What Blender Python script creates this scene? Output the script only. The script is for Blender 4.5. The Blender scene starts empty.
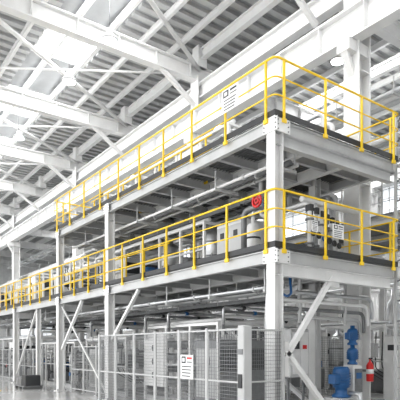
import bpy, math, random
from mathutils import Vector, Matrix
S=bpy.context.scene
# ---------------- materials ----------------
def mat(name,col,rough=.5,metal=0,var=.06,scale=3,emit=None,es=1,bump=0):
    m=bpy.data.materials.new(name);m.use_nodes=True
    nt=m.node_tree;b=nt.nodes['Principled BSDF']
    b.inputs['Roughness'].default_value=rough;b.inputs['Metallic'].default_value=metal
    tc=nt.nodes.new('ShaderNodeTexCoord');n=nt.nodes.new('ShaderNodeTexNoise')
    n.inputs['Scale'].default_value=scale;n.inputs['Detail'].default_value=4
    nt.links.new(tc.outputs['Object'],n.inputs['Vector'])
    r=nt.nodes.new('ShaderNodeValToRGB')
    r.color_ramp.elements[0].position=.3;r.color_ramp.elements[1].position=.7
    r.color_ramp.elements[0].color=[c*(1-var) for c in col]+[1]
    r.color_ramp.elements[1].color=[min(1,c*(1+var)) for c in col]+[1]
    nt.links.new(n.outputs['Fac'],r.inputs['Fac']);nt.links.new(r.outputs['Color'],b.inputs['Base Color'])
    if emit:
        b.inputs['Emission Color'].default_value=list(emit)+[1];b.inputs['Emission Strength'].default_value=es
    return m
WHITE=mat('white_steel_paint',(.78,.78,.775),.28,var=.04)
LGREY=mat('light_grey_paint',(.52,.525,.525),.4)
GREY=mat('galvanised_steel',(.2,.205,.21),.45,.3,.12,8)
DARK=mat('dark_steel',(.03,.032,.035),.5)
DECKM=mat('deck_grating_grey',(.18,.185,.19),.6,.1,.15,12)
YEL=mat('safety_yellow',(.92,.62,.02),.38)
BLUE=mat('machine_blue',(.02,.11,.3),.35)
RED=mat('signal_red',(.65,.02,.02),.35)
ALU=mat('brushed_aluminium',(.55,.56,.57),.28,.7,.08,6)
ROOF=mat('roof_sheet_grey',(.36,.37,.38),.6)
WALL=mat('wall_panel_white',(.66,.665,.66),.6)
FLOOR=mat('polished_concrete',(.56,.56,.55),.08,0,.07,.8)
SKY=mat('skylight_glazing',(.9,.9,.9),.3,emit=(.95,.98,1),es=3)
WIN=mat('window_daylight_glazing',(.8,.85,.9),.2,emit=(.93,.97,1),es=.8)
LAMP=mat('lamp_lens',(1,1,1),.3,emit=(1,.98,.94),es=40)
PAPER=mat('sign_white',(.85,.85,.85),.5)
BLK=mat('black_rubber',(.015,.015,.017),.6)
MATS=[WHITE,LGREY,GREY,DARK,DECKM,YEL,BLUE,RED,ALU,ROOF,WALL,FLOOR,SKY,WIN,LAMP,PAPER,BLK]
W,LG,G,D,DK,Y,B,R,A,RF,WL,FL,SK,WN,LP,PA,BK=range(17)
# ---------------- mesh builder ----------------
class MB:
    def __init__(s): s.v=[];s.f=[];s.m=[];s.s=[]
    def face(s,idx,m,sm=False): s.f.append(idx);s.m.append(m);s.s.append(sm)
    def box(s,x0,x1,y0,y1,z0,z1,m=0):
        if x0>x1:x0,x1=x1,x0
        if y0>y1:y0,y1=y1,y0
        if z0>z1:z0,z1=z1,z0
        o=len(s.v)
        s.v+=[(x0,y0,z0),(x1,y0,z0),(x1,y1,z0),(x0,y1,z0),(x0,y0,z1),(x1,y0,z1),(x1,y1,z1),(x0,y1,z1)]
        for q in ((3,2,1,0),(4,5,6,7),(0,1,5,4),(1,2,6,5),(2,3,7,6),(3,0,4,7)): s.face([o+i for i in q],m)
    def cbox(s,x0,x1,y0,y1,z0,z1,m=0,c=.02):
        pr=[(x0+c,y0),(x1-c,y0),(x1,y0+c),(x1,y1-c),(x1-c,y1),(x0+c,y1),(x0,y1-c),(x0,y0+c)]
        cx=(x0+x1)/2;cy=(y0+y1)/2;o=len(s.v)
        for z,k in ((z0,0),(z1-c,0),(z1,c)):
            for (x,y) in pr:
                s.v.append((x-(k if x>cx else -k),y-(k if y>cy else -k),z))
        for l in range(2):
            for i in range(8):
                j=(i+1)%8; s.face([o+l*8+i,o+l*8+j,o+l*8+8+j,o+l*8+8+i],m)
        s.face([o+i for i in range(7,-1,-1)],m); s.face([o+16+i for i in range(8)],m)
    def sweep(s,prof,path,m=0,up=None,smooth=False,closed=False):
        P=[Vector(p) for p in path];n=len(P);k=len(prof)
        T=[]
        for i in range(n):
            if closed: t=(P[(i+1)%n]-P[i-1])
            elif i==0:t=P[1]-P[0]
            elif i==n-1:t=P[-1]-P[-2]
            else:
                t=(P[i]-P[i-1]).normalized()+(P[i+1]-P[i]).normalized()
            T.append(t.normalized())
        if up is None: up=(0,0,1) if abs(T[0].z)<.95 else (0,1,0)
        u=Vector(up);sd=T[0].cross(u).normalized();o=len(s.v)
        for i in range(n):
            if i>0:
                q=T[i-1].rotation_difference(T[i]);sd=(q@sd).normalized()
            uu=sd.cross(T[i])
            for a,b in prof: s.v.append(tuple(P[i]+sd*a+uu*b))
        rng=n if closed else n-1
        for i in range(rng):
            for j in range(k):
                a=o+i*k+j;b=o+i*k+(j+1)%k;i2=(i+1)%n
                s.face([a,b,o+i2*k+(j+1)%k,o+i2*k+j],m,smooth)
        if not closed:
            s.face([o+j for j in range(k-1,-1,-1)],m);s.face([o+(n-1)*k+j for j in range(k)],m)
    def bar(s,p,q,w,h=None,m=0,up=None):
        if m==0 and h is None: h=w
        s.sweep([(-w/2,-h/2),(w/2,-h/2),(w/2,h/2),(-w/2,h/2)],[p,q],m,up)
    def ib(s,p,q,w,h,m=0,tf=None,tw=None,up=None):
        tf=tf or h*.09;tw=tw or w*.08
        a=w/2;b=h/2;c=tw/2;d=b-tf
        s.sweep([(-a,-b),(a,-b),(a,-d),(c,-d),(c,d),(a,d),(a,b),(-a,b),(-a,d),(-c,d),(-c,-d),(-a,-d)],[p,q],m,up)
    def tube(s,path,r,m=0,n=8,closed=False):
        s.sweep([(r*math.cos(2*math.pi*i/n),r*math.sin(2*math.pi*i/n)) for i in range(n)],path,m,None,True,closed)
    def lathe(s,c,prof,m=0,n=20,axis='z'):
        o=len(s.v);k=len(prof)
        for r,z in prof:
            for i in range(n):
                a=2*math.pi*i/n;x=r*math.cos(a);y=r*math.sin(a)
                p={'z':(x,y,z),'x':(z,x,y),'y':(y,z,x)}[axis]
                s.v.append((c[0]+p[0],c[1]+p[1],c[2]+p[2]))
        for l in range(k-1):
            for i in range(n):
                j=(i+1)%n;s.face([o+l*n+i,o+l*n+j,o+(l+1)*n+j,o+(l+1)*n+i],m,True)
        s.face([o+i for i in range(n-1,-1,-1)],m);s.face([o+(k-1)*n+i for i in range(n)],m)
    def obj(s,name,parent=None):
        me=bpy.data.meshes.new(name)
        used=sorted(set(s.m));mp={u:i for i,u in enumerate(used)}
        me.from_pydata(s.v,[],s.f)
        for u in used: me.materials.append(MATS[u])
        me.polygons.foreach_set('material_index',[mp[x] for x in s.m])
        me.polygons.foreach_set('use_smooth',s.s)
        me.update()
        o=bpy.data.objects.new(name,me);S.collection.objects.link(o)
        if parent:o.parent=parent
        return o
def empty(name):
    e=bpy.data.objects.new(name,None);S.collection.objects.link(e);return e
def rnd(path,r=.15,k=4):
    P=[Vector(p) for p in path];out=[P[0]]
    for i in range(1,len(P)-1):
        a=(P[i-1]-P[i]);b=(P[i+1]-P[i]);rr=min(r,a.length*.45,b.length*.45)
        a=P[i]+a.normalized()*rr;b=P[i]+b.normalized()*rr
        for j in range(k+1):
            t=j/k;out.append(a*(1-t)**2+P[i]*2*t*(1-t)+b*t*t)
    out.append(P[-1]);return out

# ---------------- hall shell ----------------
XL,XR,YF,YB=-16,25,-8,64
m=MB();m.box(XL,XR,YF,YB,-.2,0,FL);m.obj('floor')
RZ=13.5
m=MB()
SKX=(6.4,8.6)
xs=[XL,SKX[0],SKX[1],XR]
gy=[3.8+6*i for i in range(-1,11)]
for i in range(0,len(xs),2): m.box(xs[i],xs[i+1],YF,YB,RZ,RZ+.15,RF)
for y in gy: m.box(SKX[0],SKX[1],y-1.6,y+1.6,RZ,RZ+.15,RF)
m.box(SKX[0],SKX[1],YF,gy[0]-1.6,RZ,RZ+.15,RF)
yy=YF+.2
while yy<YB:
    for i in range(0,len(xs),2):
        m.box(xs[i]+.01,xs[i+1]-.01,yy,yy+.24,RZ-.12,RZ,LG)
    yy+=.5
m.obj('ceiling')
m=MB()
for (a,b) in (SKX,):
    for y in gy[:-1]:
        m.box(a,b,y+1.6,y+4.4,RZ+.05,RZ+.1,SK)
        for k in range(0,6):
            yk=y+1.6+k*2.8/5;m.box(a,b,yk-.03,yk+.03,RZ-.02,RZ+.04,W)
        for k in range(0,3):
            xk=a+.04+k*(b-a-.08)/2;m.box(xk-.04,xk+.04,y+1.6,y+4.4,RZ-.04,RZ+.04,W)
m.obj('window_1')
m=MB();m.box(XL,XR,YB,YB+.2,0,RZ,WL)
for i in range(40): m.box(XL+i,XL+i+.04,YB-.03,YB,0,RZ,LG)
m.obj('wall_back')
m=MB();m.box(XL,XR,YF-.2,YF,0,RZ,WL);m.obj('wall_front_blocker')  # unseen wall behind the camera, added to cut ambient fill
m=MB();
for k in range(5):
    x=-10+k*7; m.box(x,x+5,YB-.1,YB-.04,3.2,6,WN)
    for j in range(6): m.box(x+j-.03,x+j+.03,YB-.14,YB-.1,3.2,6,W)
    m.box(x,x+5,YB-.14,YB-.1,4.55,4.65,W)
m.obj('window_2')
m=MB();m.box(XR,XR+.2,YF,YB,0,RZ,WL)
for z in [i*.9 for i in range(1,15)]: m.box(XR-.02,XR,YF,YB,z,z+.03,LG)
m.obj('wall_right')
m=MB()
for z0,z1 in ((2.2,4.2),(8.6,10.6)):
    for i in range(10):
        y=2+i*6.0; m.box(XR-.1,XR-.04,y,y+4.8,z0,z1,WN)
        for j in range(5): m.box(XR-.15,XR-.1,y+j*1.2-.03,y+j*1.2+.03,z0,z1,W)
        for j in range(4): m.box(XR-.15,XR-.1,y,y+4.8,z0+j*.65,z0+j*.65+.05,W)
m.obj('window_3')

# roof structure
root=empty('roof_steelwork')
m=MB()
for y in gy:
    m.ib((XL,y,12.15),(XR,y,12.15),.3,.6,W,.05,.03)
    x=XL+1.5
    while x<XR: m.box(x,x+.02,y-.14,y+.14,11.9,12.4,W);x+=1.5
m.obj('girders',root)
m=MB()
x=XL+.5
while x<XR:
    m.ib((x,YF,13.24),(x,YB,13.24),.12,.24,W,.02,.02);x+=1.25
for x in (-7,2.2,11.5,18): m.ib((x,YF,12.9),(x,YB,12.9),.2,.4,W)
m.obj('purlins',root)
m=MB()
for i,y in enumerate(gy[:-1]):
    m.tube([(11.5,y+6,12.35),(2.2,y,12.35)],.08,W,8)
    if i%2: m.tube([(2.2,y+6,12.25),(-7,y,12.25)],.06,W,8)
    m.tube([(2.2,y+6,12.22),(11.5,y,12.22)],.04,W,8)
for y in gy:
    for x in (11.5,-7):
        m.bar((x-.2,y,10.9),(x-1.9,y,12.0),.14,.14,W)
        m.box(x-.2,x+.2,y-.2,y+.2,12.4,13.2,W)
m.obj('bracing',root)

# building columns + crane beams
def hcol(m,x,y,w,z0,z1,mt=W,base=True):
    m.ib((x,y,z0),(x,y,z1),w,w,mt,w*.08,w*.06,up=(1,0,0))
    if base:
        m.box(x-w*.8,x+w*.8,y-w*.8,y+w*.8,z0,z0+.03,mt)
        for sx in(-1,1):
            for sy in(-1,1): m.lathe((x+sx*w*.65,y+sy*w*.65,z0+.03),[(.02,0),(.02,.05)],G,6)
CY=[8.56,15.8,27.7,39.8,51.8]
for x in (11.5,22.8,-9):
    for y in CY:
        if x==-9 and y<20: continue
        m=MB();hcol(m,x,y,.5 if x!=-9 else .45,0,12.0)
        m.box(x-.6,x+.27,y-.2,y+.2,9.45,9.75,W)
        m.bar((x-.2,y,8.9),(x-.55,y,9.5),.2,.1,W)
        for z in (3,6,9): m.box(x-.24,x+.24,y-.24,y+.24,z,z+.03,W)
        m.obj('building_column')
for x in (11.2,22.4):
    m=MB();m.ib((x,YF,10.2),(x,YB,10.2),.36,.85,W,.05,.03)
    m.box(x-.04,x+.04,YF,YB,10.63,10.75,G)
    yy=YF+1
    while yy<YB: m.box(x-.17,x+.17,yy,yy+.02,9.82,10.58,W);yy+=1.5
    m.ib((x+.25,YF,11.45),(x+.25,YB,11.45),.3,.6,W,.05,.03)
    m.obj('crane_runway_beam')

# ---------------- mezzanine ----------------
X0,X1,Y0=7.05,11.0,7.17
ZU,ZL=6.15,3.6
YU,YE=18.9,50
root=empty('mezzanine_platform')
m=MB()
cols=[7.17,14.46,18.7,24.4,31,37.5,44]
for y in cols: hcol(m,X0,y,.235,0,(ZU+.08) if y<19 else ZL)
for y in (21.5,):hcol(m,X0+.1,y,.18,0,ZL-.3)
for y in (9.0,14.46,18.7,24.4,31,37.5): hcol(m,10.3,y,.22,0,ZU if y<19 else ZL)
# splice/gusset plates with bolts
for y in cols:
    for z in ((ZL-.17,ZU-.17) if y<19 else (ZL-.17,)):
        x=X0-.125
        m.box(x-.012,x,y-.2,y+.2,z-.15,z+.11,W)
        for dy in (-.16,.16):
            for dz in (-.11,-.02,.07): m.lathe((x-.03,y+dy,z+dz),[(.014,0),(.014,.02)],G,6,'x')
        if y<8:
            yy=y-.13
            m.box(X0-.1,X0+.28,yy-.012,yy,z-.15,z+.11,W)
            for dx in (-.06,.22):
                for dz in (-.11,-.02,.07): m.lathe((X0+dx,yy-.03,z+dz),[(.014,0),(.014,.02)],G,6,'y')
# brace gussets
m.box(X0+.1,X0+.38,7.16,7.175,1.05,1.75,W);m.box(8.55,9.0,7.16,7.175,2.95,3.3,W)
m.obj('columns',root)
def deck(name,z,y0,y1,x0=X0,x1=X1):
    m=MB()
    m.box(x0-.05,x1,y0-.05,y1,z-.05,z,DK)
    h=.25
    for x in (x0-.04,x1-.04):
        m.ib((x,y0-.06,z-.05-h/2),(x,y1,z-.05-h/2),.12,h,LG,.02,.02)
    for y in (y0-.02,y1-.06):
        m.ib((x0-.1,y,z-.05-h/2),(x1+.02,y,z-.05-h/2),.12,h,LG,.02,.02)
    m.box(x0-.12,x0-.1,y0-.1,y1,z-.02,z+.1,D)
    m.box(x0-.12,x1+.05,y0-.12,y0-.1,z-.02,z+.1,D)
    m.box(x1+.04,x1+.06,y0-.1,y1,z-.02,z+.1,D)
    y=y0+.9
    while y<y1-.3:
        m.ib((x0+.02,y,z-.17),(x1-.1,y,z-.17),.1,.22,LG,.015,.012);y+=.95
    for x in (x0+1.25,x0+2.6):
        m.ib((x,y0+.04,z-.2),(x,y1-.1,z-.2),.14,.26,W,.02,.015)
    x=x0+.1
    while x<x1-.05:
        m.box(x,x+.012,y0+.05,y1-.1,z-.085,z-.05,G);x+=.1
    m.obj(name,root)
deck('upper_deck',ZU,Y0,YU);deck('lower_deck',ZL,Y0,YE)
m=MB()
for y in cols[:-1]:
    m.ib((X0,y,ZL-.42),(10.9,y,ZL-.42),.16,.26,W)
    if y<19: m.ib((X0,y,ZU-.42),(10.9,y,ZU-.42),.16,.26,LG)
m.bar((7.15,7.17,1.2),(8.75,7.17,3.15),.1,.1,W)
m.bar((7.15,7.17,1.75),(8.9,7.17,.02),.1,.1,W)
m.bar((X0,14.3,1.9),(X0,12.6,3.3),.08,.08,W)
m.bar((X0,18.5,1.6),(X0,16.6,3.3),.09,.09,W)
m.bar((X0,14.7,.2),(X0,18.5,3.2),.05,.05,W)
m.bar((10.3,9.1,.1),(10.3,14.3,3.2),.1,.1,W)
m.bar((10.3,14.3,.1),(10.3,18.6,3.2),.1,.1,W)
m.bar((X0,24.4,.3),(X0,21.5,3.2),.07,.07,W)
m.obj('bracing',root)

def railing(name,pts,z,sp=1.2,h=1.1,parent=None,c=Y):
    m=MB();r=.023
    P=[Vector((p[0],p[1],0)) for p in pts]
    for k,(hh,rr) in enumerate(((h,r),(h*.66,.016),(h*.34,.016))):
        m.tube(rnd([(p.x,p.y,z+hh) for p in P],.14),rr,c,8)
    for a,b in zip(P[:-1],P[1:]):
        L=(b-a).length;n=max(1,round((L-.5)/sp));d=(b-a).normalized()
        for i in range(n+1):
            p=a+d*(.25+(L-.5)*i/n)
            m.bar((p.x,p.y,z-.1),(p.x,p.y,z+h),.04,.04,c)
            q=Vector((-d.y,d.x,0))
            m.box(p.x-abs(d.x)*.055-abs(q.x)*.022,p.x+abs(d.x)*.055+abs(q.x)*.022,p.y-abs(d.y)*.055-abs(q.y)*.022,p.y+abs(d.y)*.055+abs(q.y)*.022,z-.13,z-.05,c)
    m.obj(name,parent)
e=.15
railing('safety_railing',[(X0-e,YU),(X0-e,Y0-e),(X1+e*.5,Y0-e),(X1+e*.5,YU)],ZU)
railing('safety_railing',[(X0-e,YE),(X0-e,Y0-e),(X1+e*.5,Y0-e),(X1+e*.5,YE)],ZL)
railing('safety_railing',[(X0-e+.1,YU+.03),(X1,YU+.03)],ZU)
railing('safety_railing',[(8.1,18.2),(8.1,10.6)],ZU)
railing('safety_railing',[(8.0,30),(8.0,12.5)],ZL)

# ladder with cage
m=MB();lx0,lx1,ly=11.42,11.88,7.35
for x in (lx0,lx1): m.bar((x,ly,0),(x,ly,7.4),.05,.07,LG)
z=.3
while z<7.3: m.tube([(lx0,ly,z),(lx1,ly,z)],.014,LG,6);z+=.28
cx=(lx0+lx1)/2
def hoop(z): return [(cx+.38*math.cos(a),ly-.38+.38*math.sin(a),z) for a in [math.radians(60-i*300/12) for i in range(13)]]
z=2.3
while z<7.5:
    m.tube([(lx1,ly,z)]+hoop(z)+[(lx0,ly,z)],.02,G,6);z+=.5
for a in (0,-45,-90,-135,-180):
    a=math.radians(a);m.bar((cx+.38*math.cos(a),ly-.38+.38*math.sin(a),2.3),(cx+.38*math.cos(a),ly-.38+.38*math.sin(a),7.4),.03,.01,G)
m.obj('caged_ladder')

# ---------------- fences ----------------
def fence(name,pts,h=1.98,sp=1.0,pitch=.05,wm=G):
    m=MB()
    for (a,b) in zip(pts[:-1],pts[1:]):
        a=Vector((a[0],a[1],0));b=Vector((b[0],b[1],0));L=(b-a).length;d=(b-a)/L;n=max(1,round(L/sp))
        for i in range(n+1):
            p=a+d*(L*i/n);m.bar((p.x,p.y,0),(p.x,p.y,h+.03),.055,.055,LG)
            m.box(p.x-.07,p.x+.07,p.y-.07,p.y+.07,0,.012,LG)
        for i in range(n):
            p=a+d*(L*i/n+.04);q=a+d*(L*(i+1)/n-.04)
            for z in (.12,h*.5,h-.02): m.bar((p.x,p.y,z),(q.x,q.y,z),.03,.03,LG)
            for t in (p,q): m.bar((t.x,t.y,.12),(t.x,t.y,h),.025,.025,LG)
            LL=(q-p).length;k=int(LL/pitch)
            for j in range(1,k):
                t=p+d*(LL*j/k);m.bar((t.x,t.y,.12),(t.x,t.y,h),.008,.008,wm)
            z=.12
            while z<h: m.bar((p.x,p.y,z),(q.x,q.y,z),.007,.007,wm);z+=.07
    return m.obj(name)
fence('mesh_safety_fence',[(6,12.95),(6,7.0),(7.1,7.0)],1.98,1.05)
fence('mesh_safety_fence',[(7.35,15),(7.35,18.3)],1.7,1.1)
fence('mesh_safety_fence',[(7.5,22),(7.5,36)],1.6,1.3,.07)
fence('mesh_safety_fence',[(12.6,9.5),(12.6,16)],2.0,1.3,.07)
m=MB();m.cbox(5.9,6.1,6.78,6.96,0,2.02,LG,.015);m.box(5.88,6.12,6.76,6.97,0,.02,G)
m.box(5.88,5.9,6.82,6.92,.9,1.15,D)
for z in (.4,1.5): m.box(5.885,5.9,6.8,6.94,z,z+.1,G)
m.obj('fence_gate_post')

# ---------------- signs ----------------
def sign(name,o,u,w,h,style=0):
    o=Vector(o);u=Vector(u);z=Vector((0,0,1));n=u.cross(z);m=MB()
    def plate(a0,a1,b0,b1,t0,t1,mt):
        idx=len(m.v)
        for t in(t0,t1):
            for a,b in((a0,b0),(a1,b0),(a1,b1),(a0,b1)): m.v.append(tuple(o+u*a+z*b+n*t))
        for q in ((3,2,1,0),(4,5,6,7),(0,1,5,4),(1,2,6,5),(2,3,7,6),(3,0,4,7)): m.face([idx+i for i in q],mt)
    plate(0,w,0,h,0,.008,PA)
    r=random.Random(5)
    for i in range(4):
        b=h*(.1+.13*i);plate(w*.12,w*(.6+.28*r.random()),b,b+h*.04,.008,.011,D)
    plate(w*.1,w*.42,h*.65,h*.93,.008,.011,D);plate(w*.17,w*.35,h*.71,h*.87,.011,.013,PA)
    plate(w*.52,w*.9,h*.82,h*.9,.008,.011,R if style else D)
    plate(w*.52,w*.9,h*.68,h*.72,.008,.011,D)
    m.obj(name)
sign('safety_sign',(6.86,8.6,6.68),(0,-1,0),.55,.5)
sign('safety_sign',(8.55,6.98,3.95),(1,0,0),.36,.3)
sign('safety_sign',(5.95,8.85,.98),(0,-1,0),.46,.5,1)
sign('safety_sign',(7.9,6.98,4.0),(1,0,0),.18,.22)

# ---------------- equipment ----------------
def machine(name,x0,x1,y0,y1,z0,h,seed,body=(W,LG,G,A,W)):
    r=random.Random(seed);m=MB()
    m.ib((x0+.05,y0,z0+.08),(x0+.05,y1,z0+.08),.1,.16,LG);m.ib((x1-.05,y0,z0+.08),(x1-.05,y1,z0+.08),.1,.16,LG)
    L=y1-y0;W_=x1-x0
    n=max(1,int(L/1.15))
    for i in range(n+1):
        yy=y0+.04+(L-.08)*i/n
        for x in(x0+.04,x1-.04): m.bar((x,yy,z0),(x,yy,z0+h),.07,.07,W)
        m.bar((x0,yy,z0+h-.04),(x1,yy,z0+h-.04),.07,.07,W)
    for x in(x0+.04,x1-.04):
        m.bar((x,y0,z0+h-.04),(x,y1,z0+h-.04),.07,.07,W);m.bar((x,y0,z0+h*.5),(x,y1,z0+h*.5),.05,.05,LG)
    last=-1
    for i in range(n):
        ya=y0+L*i/n+.1;yb=y0+L*(i+1)/n-.1
        k=r.randint(0,5)
        if k==last:k=(k+1)%6
        last=k
        cy=(ya+yb)/2;cx=(x0+x1)/2
        if k==0:
            m.cbox(x0+.1,x1-.1,ya,yb,z0+.16,z0+h*.8,r.choice(body),.02)
            m.box(x0+.085,x0+.1,ya+.1,cy-.03,z0+.3,z0+h*.7,LG);m.box(x0+.085,x0+.1,cy+.03,yb-.1,z0+.3,z0+h*.7,LG)
            m.box(x0+.07,x0+.086,cy-.2,cy-.1,z0+h*.5,z0+h*.6,D)
            m.box(x0+.15,x1-.15,ya-.01,ya,z0+h*.45,z0+h*.7,D)
        elif k==1:
            rr=min(.32,(yb-ya)*.45,W_*.35)
            m.lathe((cx,cy,z0+.16),[(rr*.3,0),(rr*.35,h*.12),(rr,h*.28),(rr,h*.72),(rr*.85,h*.8),(rr*.3,h*.86),(rr*.3,h*.95)],A)
            for zz in (.34,.6): m.lathe((cx,cy,z0+.16+h*zz),[(rr+.02,0),(rr+.02,.04)],G)
            for a in range(4):
                ang=a*math.pi/2+.7;m.bar((cx+rr*math.cos(ang),cy+rr*math.sin(ang),z0+.1),(cx+rr*math.cos(ang),cy+rr*math.sin(ang),z0+h*.5),.04,.04,LG)
        elif k==2:
            m.cbox(x0+.15,x1-.15,ya,yb,z0+.1,z0+h*.35,G,.03)
            c=r.choice((B,LG,D,G));zc=z0+h*.35+.16
            m.lathe((cx-.25,cy,zc),[(.06,-.1),(.06,0),(.15,.0),(.15,.35),(.12,.42)],c,16,'x')
            for q in range(6): m.lathe((cx-.2+q*.05,cy,zc),[(.165,0),(.165,.015)],c,16,'x')
            m.cbox(cx+.15,cx+.4,cy-.16,cy+.16,z0+h*.35,zc+.16,c,.03)
            m.tube(rnd([(cx+.3,cy,zc),(cx+.3,cy,z0+h*.9),(cx-.3,cy,z0+h*.9),(cx-.3,yb,z0+h*.9)],.1),.05,W)
        elif k==3:
            for q in range(4):
                zz=z0+h*(.25+.17*q);ys=cy+(.15 if q%2 else -.15)
                m.lathe((x0+.1,ys,zz),[(.04,0),(.04,.06),(.11,.06),(.11,W_-.26),(.04,W_-.26),(.04,W_-.2)],r.choice((A,G,D)),16,'x')
            m.cbox(x0,x0+.12,ya,yb,z0+h*.2,z0+h*.9,W,.02)
            for q in range(3): m.lathe((x0-.03,cy,z0+h*(.35+.18*q)),[(.1,0),(.1,.03)],D,16,'x')
        elif k==4:
            for q in range(5):
                yy=ya+(yb-ya)*(q+.5)/5
                m.tube(rnd([(x0+.2,yy,z0+.1),(x0+.2,yy,z0+h*(.4+.08*q)),(x1-.2,yy,z0+h*(.4+.08*q)),(x1-.2,yy,z0+h*.95)],.1),.035,r.choice((W,A,G)))
                m.lathe((x0+.2,yy,z0+h*.3),[(.055,-.04),(.055,.04)],D,10)
            m.tube([(x0+.2,ya,z0+.22),(x0+.2,yb,z0+.22)],.07,A)
            m.lathe((x0+.02,cy,z0+h*.3),[(.09,0),(.09,.02)],r.choice((R,D,B)),12,'x')
        else:
            m.box(x1-.2,x1-.16,ya,yb,z0+.1,z0+h*.92,D)
            for q in range(3):
                zz=z0+h*(.25+.25*q);m.lathe((cx-.1,cy,zz),[(.13,0),(.13,.04),(.05,.05),(.05,.3)],r.choice((G,A,D)),16,'x')
            for q in range(4):
                yy=ya+(yb-ya)*(q+.5)/4
                m.tube(rnd([(x0+.2,yy,z0+h*.9),(x0+.15,yy,z0+h*.6),(x0+.3,yy+.1,z0+h*.4),(cx,yy,z0+h*.2)],.15),.018,BK,6)
            m.cbox(x0+.08,x0+.3,cy-.15,cy+.15,z0+h*.55,z0+h*.75,LG,.02)
    for q in range(2):
        xx=x0+.2+q*(W_-.4);m.tube([(xx,y0,z0+h+.06),(xx,y1,z0+h+.06)],.055+.02*q,r.choice((W,A)))
    return m.obj(name)
DB=(G,LG,D,G,W)
machine('processing_machine',8.3,9.9,11.2,18.3,ZL,1.55,8)
machine('processing_machine',8.4,10,20,27,ZL,1.9,5)
machine('processing_machine',8.4,10,29,42,ZL,1.9,6)
machine('processing_machine',8.6,10,10.5,18.2,ZU,1.55,21)
machine('processing_machine',8.0,9.9,10.2,14,0,2.3,31,DB)
machine('processing_machine',7.9,9.8,15,18.3,0,2.0,37,DB)
machine('processing_machine',7.9,9.8,19.4,24,0,1.9,33,DB)
machine('processing_machine',7.9,9.8,25,36,0,2.2,34,DB)
for i,(y,h,s) in enumerate(((2,2.6,41),(9.5,2.4,42),(17,3.2,43),(26,2.6,44),(36,3,45))):
    machine('processing_machine',14.2,17,y,y+6,0,h,s,DB)
machine('processing_machine',18.5,20.5,12,20,0,4.2,51)
machine('processing_machine',18.5,20.5,22,34,0,4.8,52)
machine('conveyor_line',-2.5,-.8,36,52,0,1.3,55)

root2=empty('access_platform')
m=MB()
for y in (6.4,12,18,24,30,36,42):
    for x in (13.5,17.8): hcol(m,x,y,.2,0,5.2)
    m.ib((13.4,y,5.3),(17.9,y,5.3),.16,.25,W)
for x in (13.5,15.7,17.8): m.ib((x,5.8,5.5),(x,42.2,5.5),.14,.22,LG)
m.box(13.4,17.9,5.8,42.2,5.61,5.66,DK)
m.obj('frame',root2)
railing('railing',[(13.45,42),(13.45,5.9),(17.8,5.9)],5.66,1.5,parent=root2,c=LG)

def rack(name,x,y0,y1,z,n,sp,r,mats):
    m=MB();rr=random.Random(n*7)
    for i in range(n):
        ra=r*(.6+.8*rr.random())
        m.tube([(x+i*sp,y0,z+ra),(x+i*sp,y1,z+ra)],ra,mats[i%len(mats)],10)
        yy=y0+.5+rr.random()
        while yy<y1-.3: m.lathe((x+i*sp,yy,z+ra),[(ra+.025,0),(ra+.025,.05)],LG,12,'y');yy+=2.2
    yy=y0+.2
    while yy<y1:
        m.bar((x-.15,yy,z-.03),(x+(n-1)*sp+.15,yy,z-.03),.06,.06,LG)
        for xx in (x-.12,x+(n-1)*sp+.12): m.bar((xx,yy,z-.03),(xx,yy,z+.42),.025,.025,LG)
        yy+=1.9
    m.obj(name)
def tray(name,x,w,y0,y1,z):
    m=MB();m.box(x,x+.01,y0,y1,z,z+.1,G);m.box(x+w-.01,x+w,y0,y1,z,z+.1,G)
    yy=y0+.1
    while yy<y1: m.box(x,x+w,yy,yy+.03,z,z+.012,G);yy+=.3
    k=int(w/.045)
    for i in range(k-1): m.tube([(x+.04+i*.045,y0,z+.035),(x+.04+i*.045,y1,z+.035)],.018,(BK,D,G,BK)[i%4],6)
    yy=y0+.4
    while yy<y1:
        for xx in(x-.01,x+w+.01): m.bar((xx,yy,z),(xx,yy,z+.5),.02,.02,LG)
        yy+=1.9
    m.obj(name)
rack('pipe_rack',7.5,7.4,18.5,ZU-.72,3,.22,.05,(W,G,LG))
tray('cable_tray',8.75,.4,10.2,18.5,ZU-.75)
rack('pipe_rack',9.6,10.6,18.5,ZU-.72,4,.2,.06,(A,G))
rack('pipe_rack',7.4,7.5,30,ZL-.75,4,.2,.06,(A,G,W))
tray('cable_tray',8.4,.6,8.4,30,ZL-.85)
rack('pipe_rack',9.4,8.4,30,ZL-.75,4,.22,.06,(W,A,G))
rack('pipe_rack',12.3,2,45,7.3,5,.16,.06,(W,A,LG))
rack('pipe_rack',12.3,2,45,8.5,3,.3,.1,(A,W))
# transverse drops below the lower deck
m=MB()
for k,y in enumerate((9.6,12.1,13.4,16,17.4,20.5,23)):
    for i in range(3):
        yy=y+i*.13;z=2.62-.1*i
        m.tube(rnd([(7.7+.1*i,yy,2.2-.15*i),(7.7+.1*i,yy,z),(10.6,yy,z),(10.6,yy,2.2)],.1),.03+.008*i,(A,G,W)[i],8)
        m.lathe((8.3+.5*i,yy,z),[(.055,-.0),(.055,.09)],(D,B,D)[(i+k)%3],10,'x')
m.obj('process_pipework')

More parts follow.
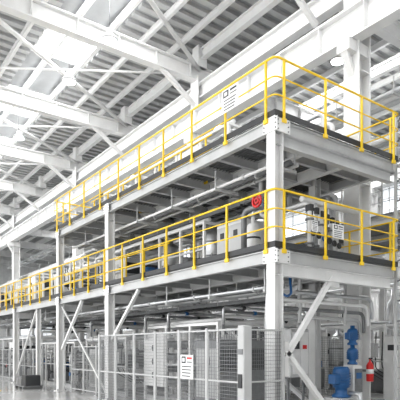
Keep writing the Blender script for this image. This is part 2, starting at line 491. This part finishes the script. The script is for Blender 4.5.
m=MB()
for i in range(6):
    x=8.7+i*.33;y=7.75+.12*i
    m.tube(rnd([(x,y,ZL),(x,y,4.9+.12*i),(x,y+1.6,4.9+.12*i),(x,y+1.6,ZU-.1)],.18),.05+.012*(i%3),(W,A,W,G,A,W)[i],10)
    for z in (3.95,4.5): m.lathe((x,y,z),[(.1,0),(.1,.04)],G,12)
    m.lathe((x,y-.1,4.2),[(.08,-.02),(.08,0)],(D,D,B,D,D,D)[i],12,'y')
    m.cbox(x-.06,x+.06,y-.08,y+.08,4.7,4.85,D,.01)
m.tube([(8.6,7.9,5.0),(10.6,7.9,5.0)],.07,W,10)
m.obj('pipe_manifold')
m=MB()
for i in range(4):
    x=9.6+i*.32;y=8.1
    m.tube(rnd([(x,y,ZU),(x,y,7.3-.15*i),(x,y+1.5,7.3-.15*i),(x,y+1.5,ZU)],.2),.06,(A,W,W,A)[i],10)
    m.lathe((x,y,6.5),[(.1,0),(.1,.05)],G,12)
m.obj('pipe_manifold')
m=MB()
m.cbox(8.5,9.3,9.75,10.9,ZL+.12,ZL+1.35,W,.03)
for y in (9.8,10.35): m.box(8.485,8.5,y,y+.5,ZL+.2,ZL+1.25,LG);m.box(8.47,8.486,y+.2,y+.35,ZL+.95,ZL+1.1,D)
for x in (8.55,9.25):
    for y in (9.8,10.85): m.bar((x,y,ZL),(x,y,ZL+.13),.06,.06,G)
x,y=8.4,9.3
m.lathe((x,y,ZL),[(.08,0),(.08,.3),(.17,.38),(.17,1.0),(.12,1.08),(.05,1.1),(.05,1.25)],W,18)
m.lathe((x,y,ZL+.7),[(.185,0),(.185,.04)],D,18)
m.tube(rnd([(x,y,ZL+1.2),(x,y,ZL+1.5),(x+.4,y,ZL+1.5),(x+.4,10.2,ZL+1.5),(x+.4,10.2,ZL+1.3)],.1),.04,A)
m.obj('dosing_skid')
m=MB()
for i in range(4):
    z=2.85-.17*i;y=7.75+.12*i
    m.tube(rnd([(7.4+.1*i,y,.0),(7.4+.1*i,y,z),(11.0,y,z),(11.0,y,z-.5)],.2),.045,(A,W,G,LG)[i],10)
for x in (8.6,10.2): m.bar((x,7.95,2.2),(x,7.95,3.2),.06,.06,LG)
m.obj('water_pipes')
m=MB();c=(7.62,8.0,4.8)
m.tube(rnd([(7.75,8.1,ZL),(7.75,8.1,4.8),(7.75,8.9,4.8),(7.75,8.9,ZL)],.2),.07,G,12)
m.lathe((c[0],8.1,c[2]),[(.07,0),(.1,.05),(.1,.2),(.07,.25)],B,16,'x')
m.lathe((c[0]-.22,8.1,c[2]),[(.03,0),(.03,.25)],LG,10,'x')
m.tube([(c[0]-.2,8.1+.13*math.cos(a),c[2]+.13*math.sin(a)) for a in [i*math.pi/8 for i in range(16)]],.028,R,8,True)
for a in range(4):
    an=a*math.pi/2+.4;m.tube([(c[0]-.2,8.1,c[2]),(c[0]-.2,8.1+.13*math.cos(an),c[2]+.13*math.sin(an))],.018,R,6)
m.lathe((c[0]-.22,8.1,c[2]),[(.06,0),(.08,.02),(.06,.05)],R,14,'x')
m.obj('handwheel_valve')
def pump(name,x,y,z,s=1):
    m=MB();m.cbox(x-.3*s,x+.3*s,y-.25*s,y+.25*s,z,z+.35*s,LG,.02)
    m.lathe((x,y,z+.35*s),[(.2*s,0),(.2*s,.05*s),(.13*s,.1*s),(.13*s,.2*s),(.18*s,.22*s),(.18*s,.6*s),(.14*s,.66*s)],B,18)
    for i in range(5): m.lathe((x,y,z+(.62+.06*i)*s),[(.2*s,0),(.2*s,.02*s)],B,18)
    m.cbox(x-.32*s,x-.14*s,y-.1*s,y+.1*s,z+.65*s,z+.85*s,B,.02)
    m.tube(rnd([(x,y-.2*s,z+.45*s),(x,y-.5*s,z+.45*s),(x,y-.5*s,z)],.1),.05*s,A)
    m.obj(name)
pump('blue_pump',10.25,8.1,0,1.15)
m=MB();m.cbox(10.62,10.98,8.0,8.35,0,1.2,W,.03);m.box(10.65,10.95,7.985,8.0,.5,1.1,G)
m.box(10.7,10.9,7.975,7.985,.85,1.0,B)
for z0 in (1.2,1.7):
    m.lathe((10.8,8.18,z0),[(.13,0),(.13,.05),(.09,.08),(.09,.12),(.14,.14),(.14,.36),(.1,.42),(.06,.43),(.06,.5)],B,18)
    for i in range(4): m.lathe((10.8,8.18,z0+.16+.05*i),[(.16,0),(.16,.015)],B,18)
m.cbox(10.58,10.7,8.1,8.26,1.85,2.02,B,.01)
m.obj('mixer_unit')
# wall-type control box hung under deck + grey valve cabinet
m=MB();m.cbox(9.1,9.75,8.7,9.0,.9,2.1,LG,.02)
for x in (9.15,9.7): m.bar((x,8.85,0),(x,8.85,.92),.05,.05,G)
m.box(9.15,9.42,8.685,8.7,.98,2.02,W);m.box(9.44,9.7,8.685,8.7,.98,2.02,W);m.box(9.2,9.38,8.675,8.686,1.6,1.8,D);m.box(9.5,9.64,8.675,8.686,1.6,1.7,R)
m.obj('control_box')
m=MB()
m.tube(rnd([(7.45,7.4,3.25),(7.45,7.4,2.75),(7.6,7.38,2.68),(7.75,7.4,2.75),(7.8,7.5,3.2)],.12,5),.028,B,8)
m.obj('blue_hose')
m=MB();c=(11.42,8.1,.75)
m.lathe(c,[(.08,0),(.095,.02),(.095,.42),(.05,.5),(.025,.52),(.025,.58)],R,18)
m.lathe((c[0],c[1],c[2]+.2),[(.097,0),(.097,.12)],PA,18)
m.box(c[0]-.03,c[0]+.09,c[1]-.02,c[1]+.02,1.33,1.37,BK)
m.tube(rnd([(c[0]+.03,c[1],1.33),(c[0]+.14,c[1],1.25),(c[0]+.13,c[1],.9)],.06),.012,BK)
m.box(c[0]-.04,c[0]+.04,c[1]+.08,8.31,1.0,1.06,G);m.obj('fire_extinguisher')
def cab(x0,x1,y0,y1,z,h):
    m=MB();m.box(x0+.02,x1-.02,y0+.02,y1-.02,z,z+.1,D);m.cbox(x0,x1,y0,y1,z+.1,z+h,LG,.015)
    n=max(1,round((y1-y0)/.7))
    for i in range(n):
        a=y0+(y1-y0)*i/n+.02;b=y0+(y1-y0)*(i+1)/n-.02
        m.box(x0-.015,x0,a,b,z+.14,z+h-.04,W);m.box(x0-.03,x0-.015,a+.05,a+.08,z+h*.5,z+h*.6,D)
        m.box(x0-.02,x0-.015,a+.2,b-.1,z+h*.78,z+h*.86,D)
    m.box(x0+.05,x1-.05,y0-.015,y0,z+.14,z+h-.04,W)
    m.obj('electrical_cabinet')
cab(12.8,13.3,6.6,8.6,0,2.0);cab(12.8,13.3,18.3,22,0,2.0);cab(10.4,10.9,16,18,ZL,1.8)
cab(10.2,10.8,10.2,11.6,ZU,1.5)
m=MB()
ax,ay=5.15,20.2
for dy in (0,1.0,2.0): m.tube([(ax,ay+dy,0),(ax,ay+dy,.95)],.055,Y,12);m.box(ax-.1,ax+.1,ay+dy-.1,ay+dy+.1,0,.015,Y)
for z in (.45,.88): m.tube([(ax,ay,z),(ax,ay+2,z)],.045,Y,10)
m.obj('yellow_safety_barrier')
m=MB()
for i in range(3): m.box(6.1,6.85,20.2+i*.5,20.3+i*.5,0,.1,G)
m.box(6.1,6.85,20.1,21.4,.1,.13,G);m.cbox(6.2,6.8,20.2,20.7,.13,.55,D,.02);m.cbox(6.2,6.8,20.8,21.3,.13,.45,G,.02);m.obj('parts_pallet')

def lamp(x,y,z=11.6):
    m=MB();m.lathe((x,y,z),[(.24,0),(.27,.01),(.25,.1),(.12,.2),(.1,.34),(.03,.36)],LG,20)
    m.lathe((x,y,z-.03),[(.16,0),(.23,.03)],LP,20);m.tube([(x,y,z+.34),(x,y,13.2)],.012,G,6);m.obj('high_bay_lamp')
for x,y in ((7.3,15),(7.2,18.2),(7.2,24.5),(7.2,31),(7.2,38),(14.25,11.4),(14.2,18),(14.2,26),(19,14),(19,22),(1.5,30),(1.5,38)): lamp(x,y)
m=MB();m.tube([(20.6,-6,10.6),(20.6,60,10.6)],.45,A,20)
for i in range(30): m.lathe((20.6,-5+i*2.1,10.6),[(.475,0),(.475,.06)],LG,20,'y')
for i in range(12): m.bar((20.6,-4+i*5,11.05),(20.6,-4+i*5,13.3),.02,.02,G)
m.obj('ventilation_duct')

# ---------------- lights ----------------
def area(name,loc,sx,sy,p,rot=(0,0,0),col=(1,1,1)):
    l=bpy.data.lights.new(name,'AREA');l.shape='RECTANGLE';l.size=sx;l.size_y=sy;l.energy=p;l.color=col
    o=bpy.data.objects.new(name,l);o.location=loc;o.rotation_euler=rot;S.collection.objects.link(o);return o
area('overhead_fill',(7.5,25,13.35),2,50,3400)  # carries the daylight of the glazed skylight strip
area('overhead_fill',(18.7,20,13.1),2.0,50,5200)  # added fill lamp below closed roof, no skylight on this side
area('overhead_fill',(-4.5,20,13.1),2,50,3200)  # added fill lamp on the left, no roof opening above it
w=bpy.data.worlds.new('hall_ambient');S.world=w;w.use_nodes=True
w.node_tree.nodes['Background'].inputs[0].default_value=(.99,.995,1,1);w.node_tree.nodes['Background'].inputs[1].default_value=3.3
S.view_settings.view_transform='Standard'
# ---------------- camera ----------------
c=bpy.data.cameras.new('camera');c.sensor_width=36;c.lens=506/400*36;c.shift_y=149/400;c.clip_end=300
o=bpy.data.objects.new('camera',c);o.location=(0,0,1.6);o.rotation_euler=(math.radians(90),0,-math.atan2(.589,.808))
S.collection.objects.link(o);S.camera=o
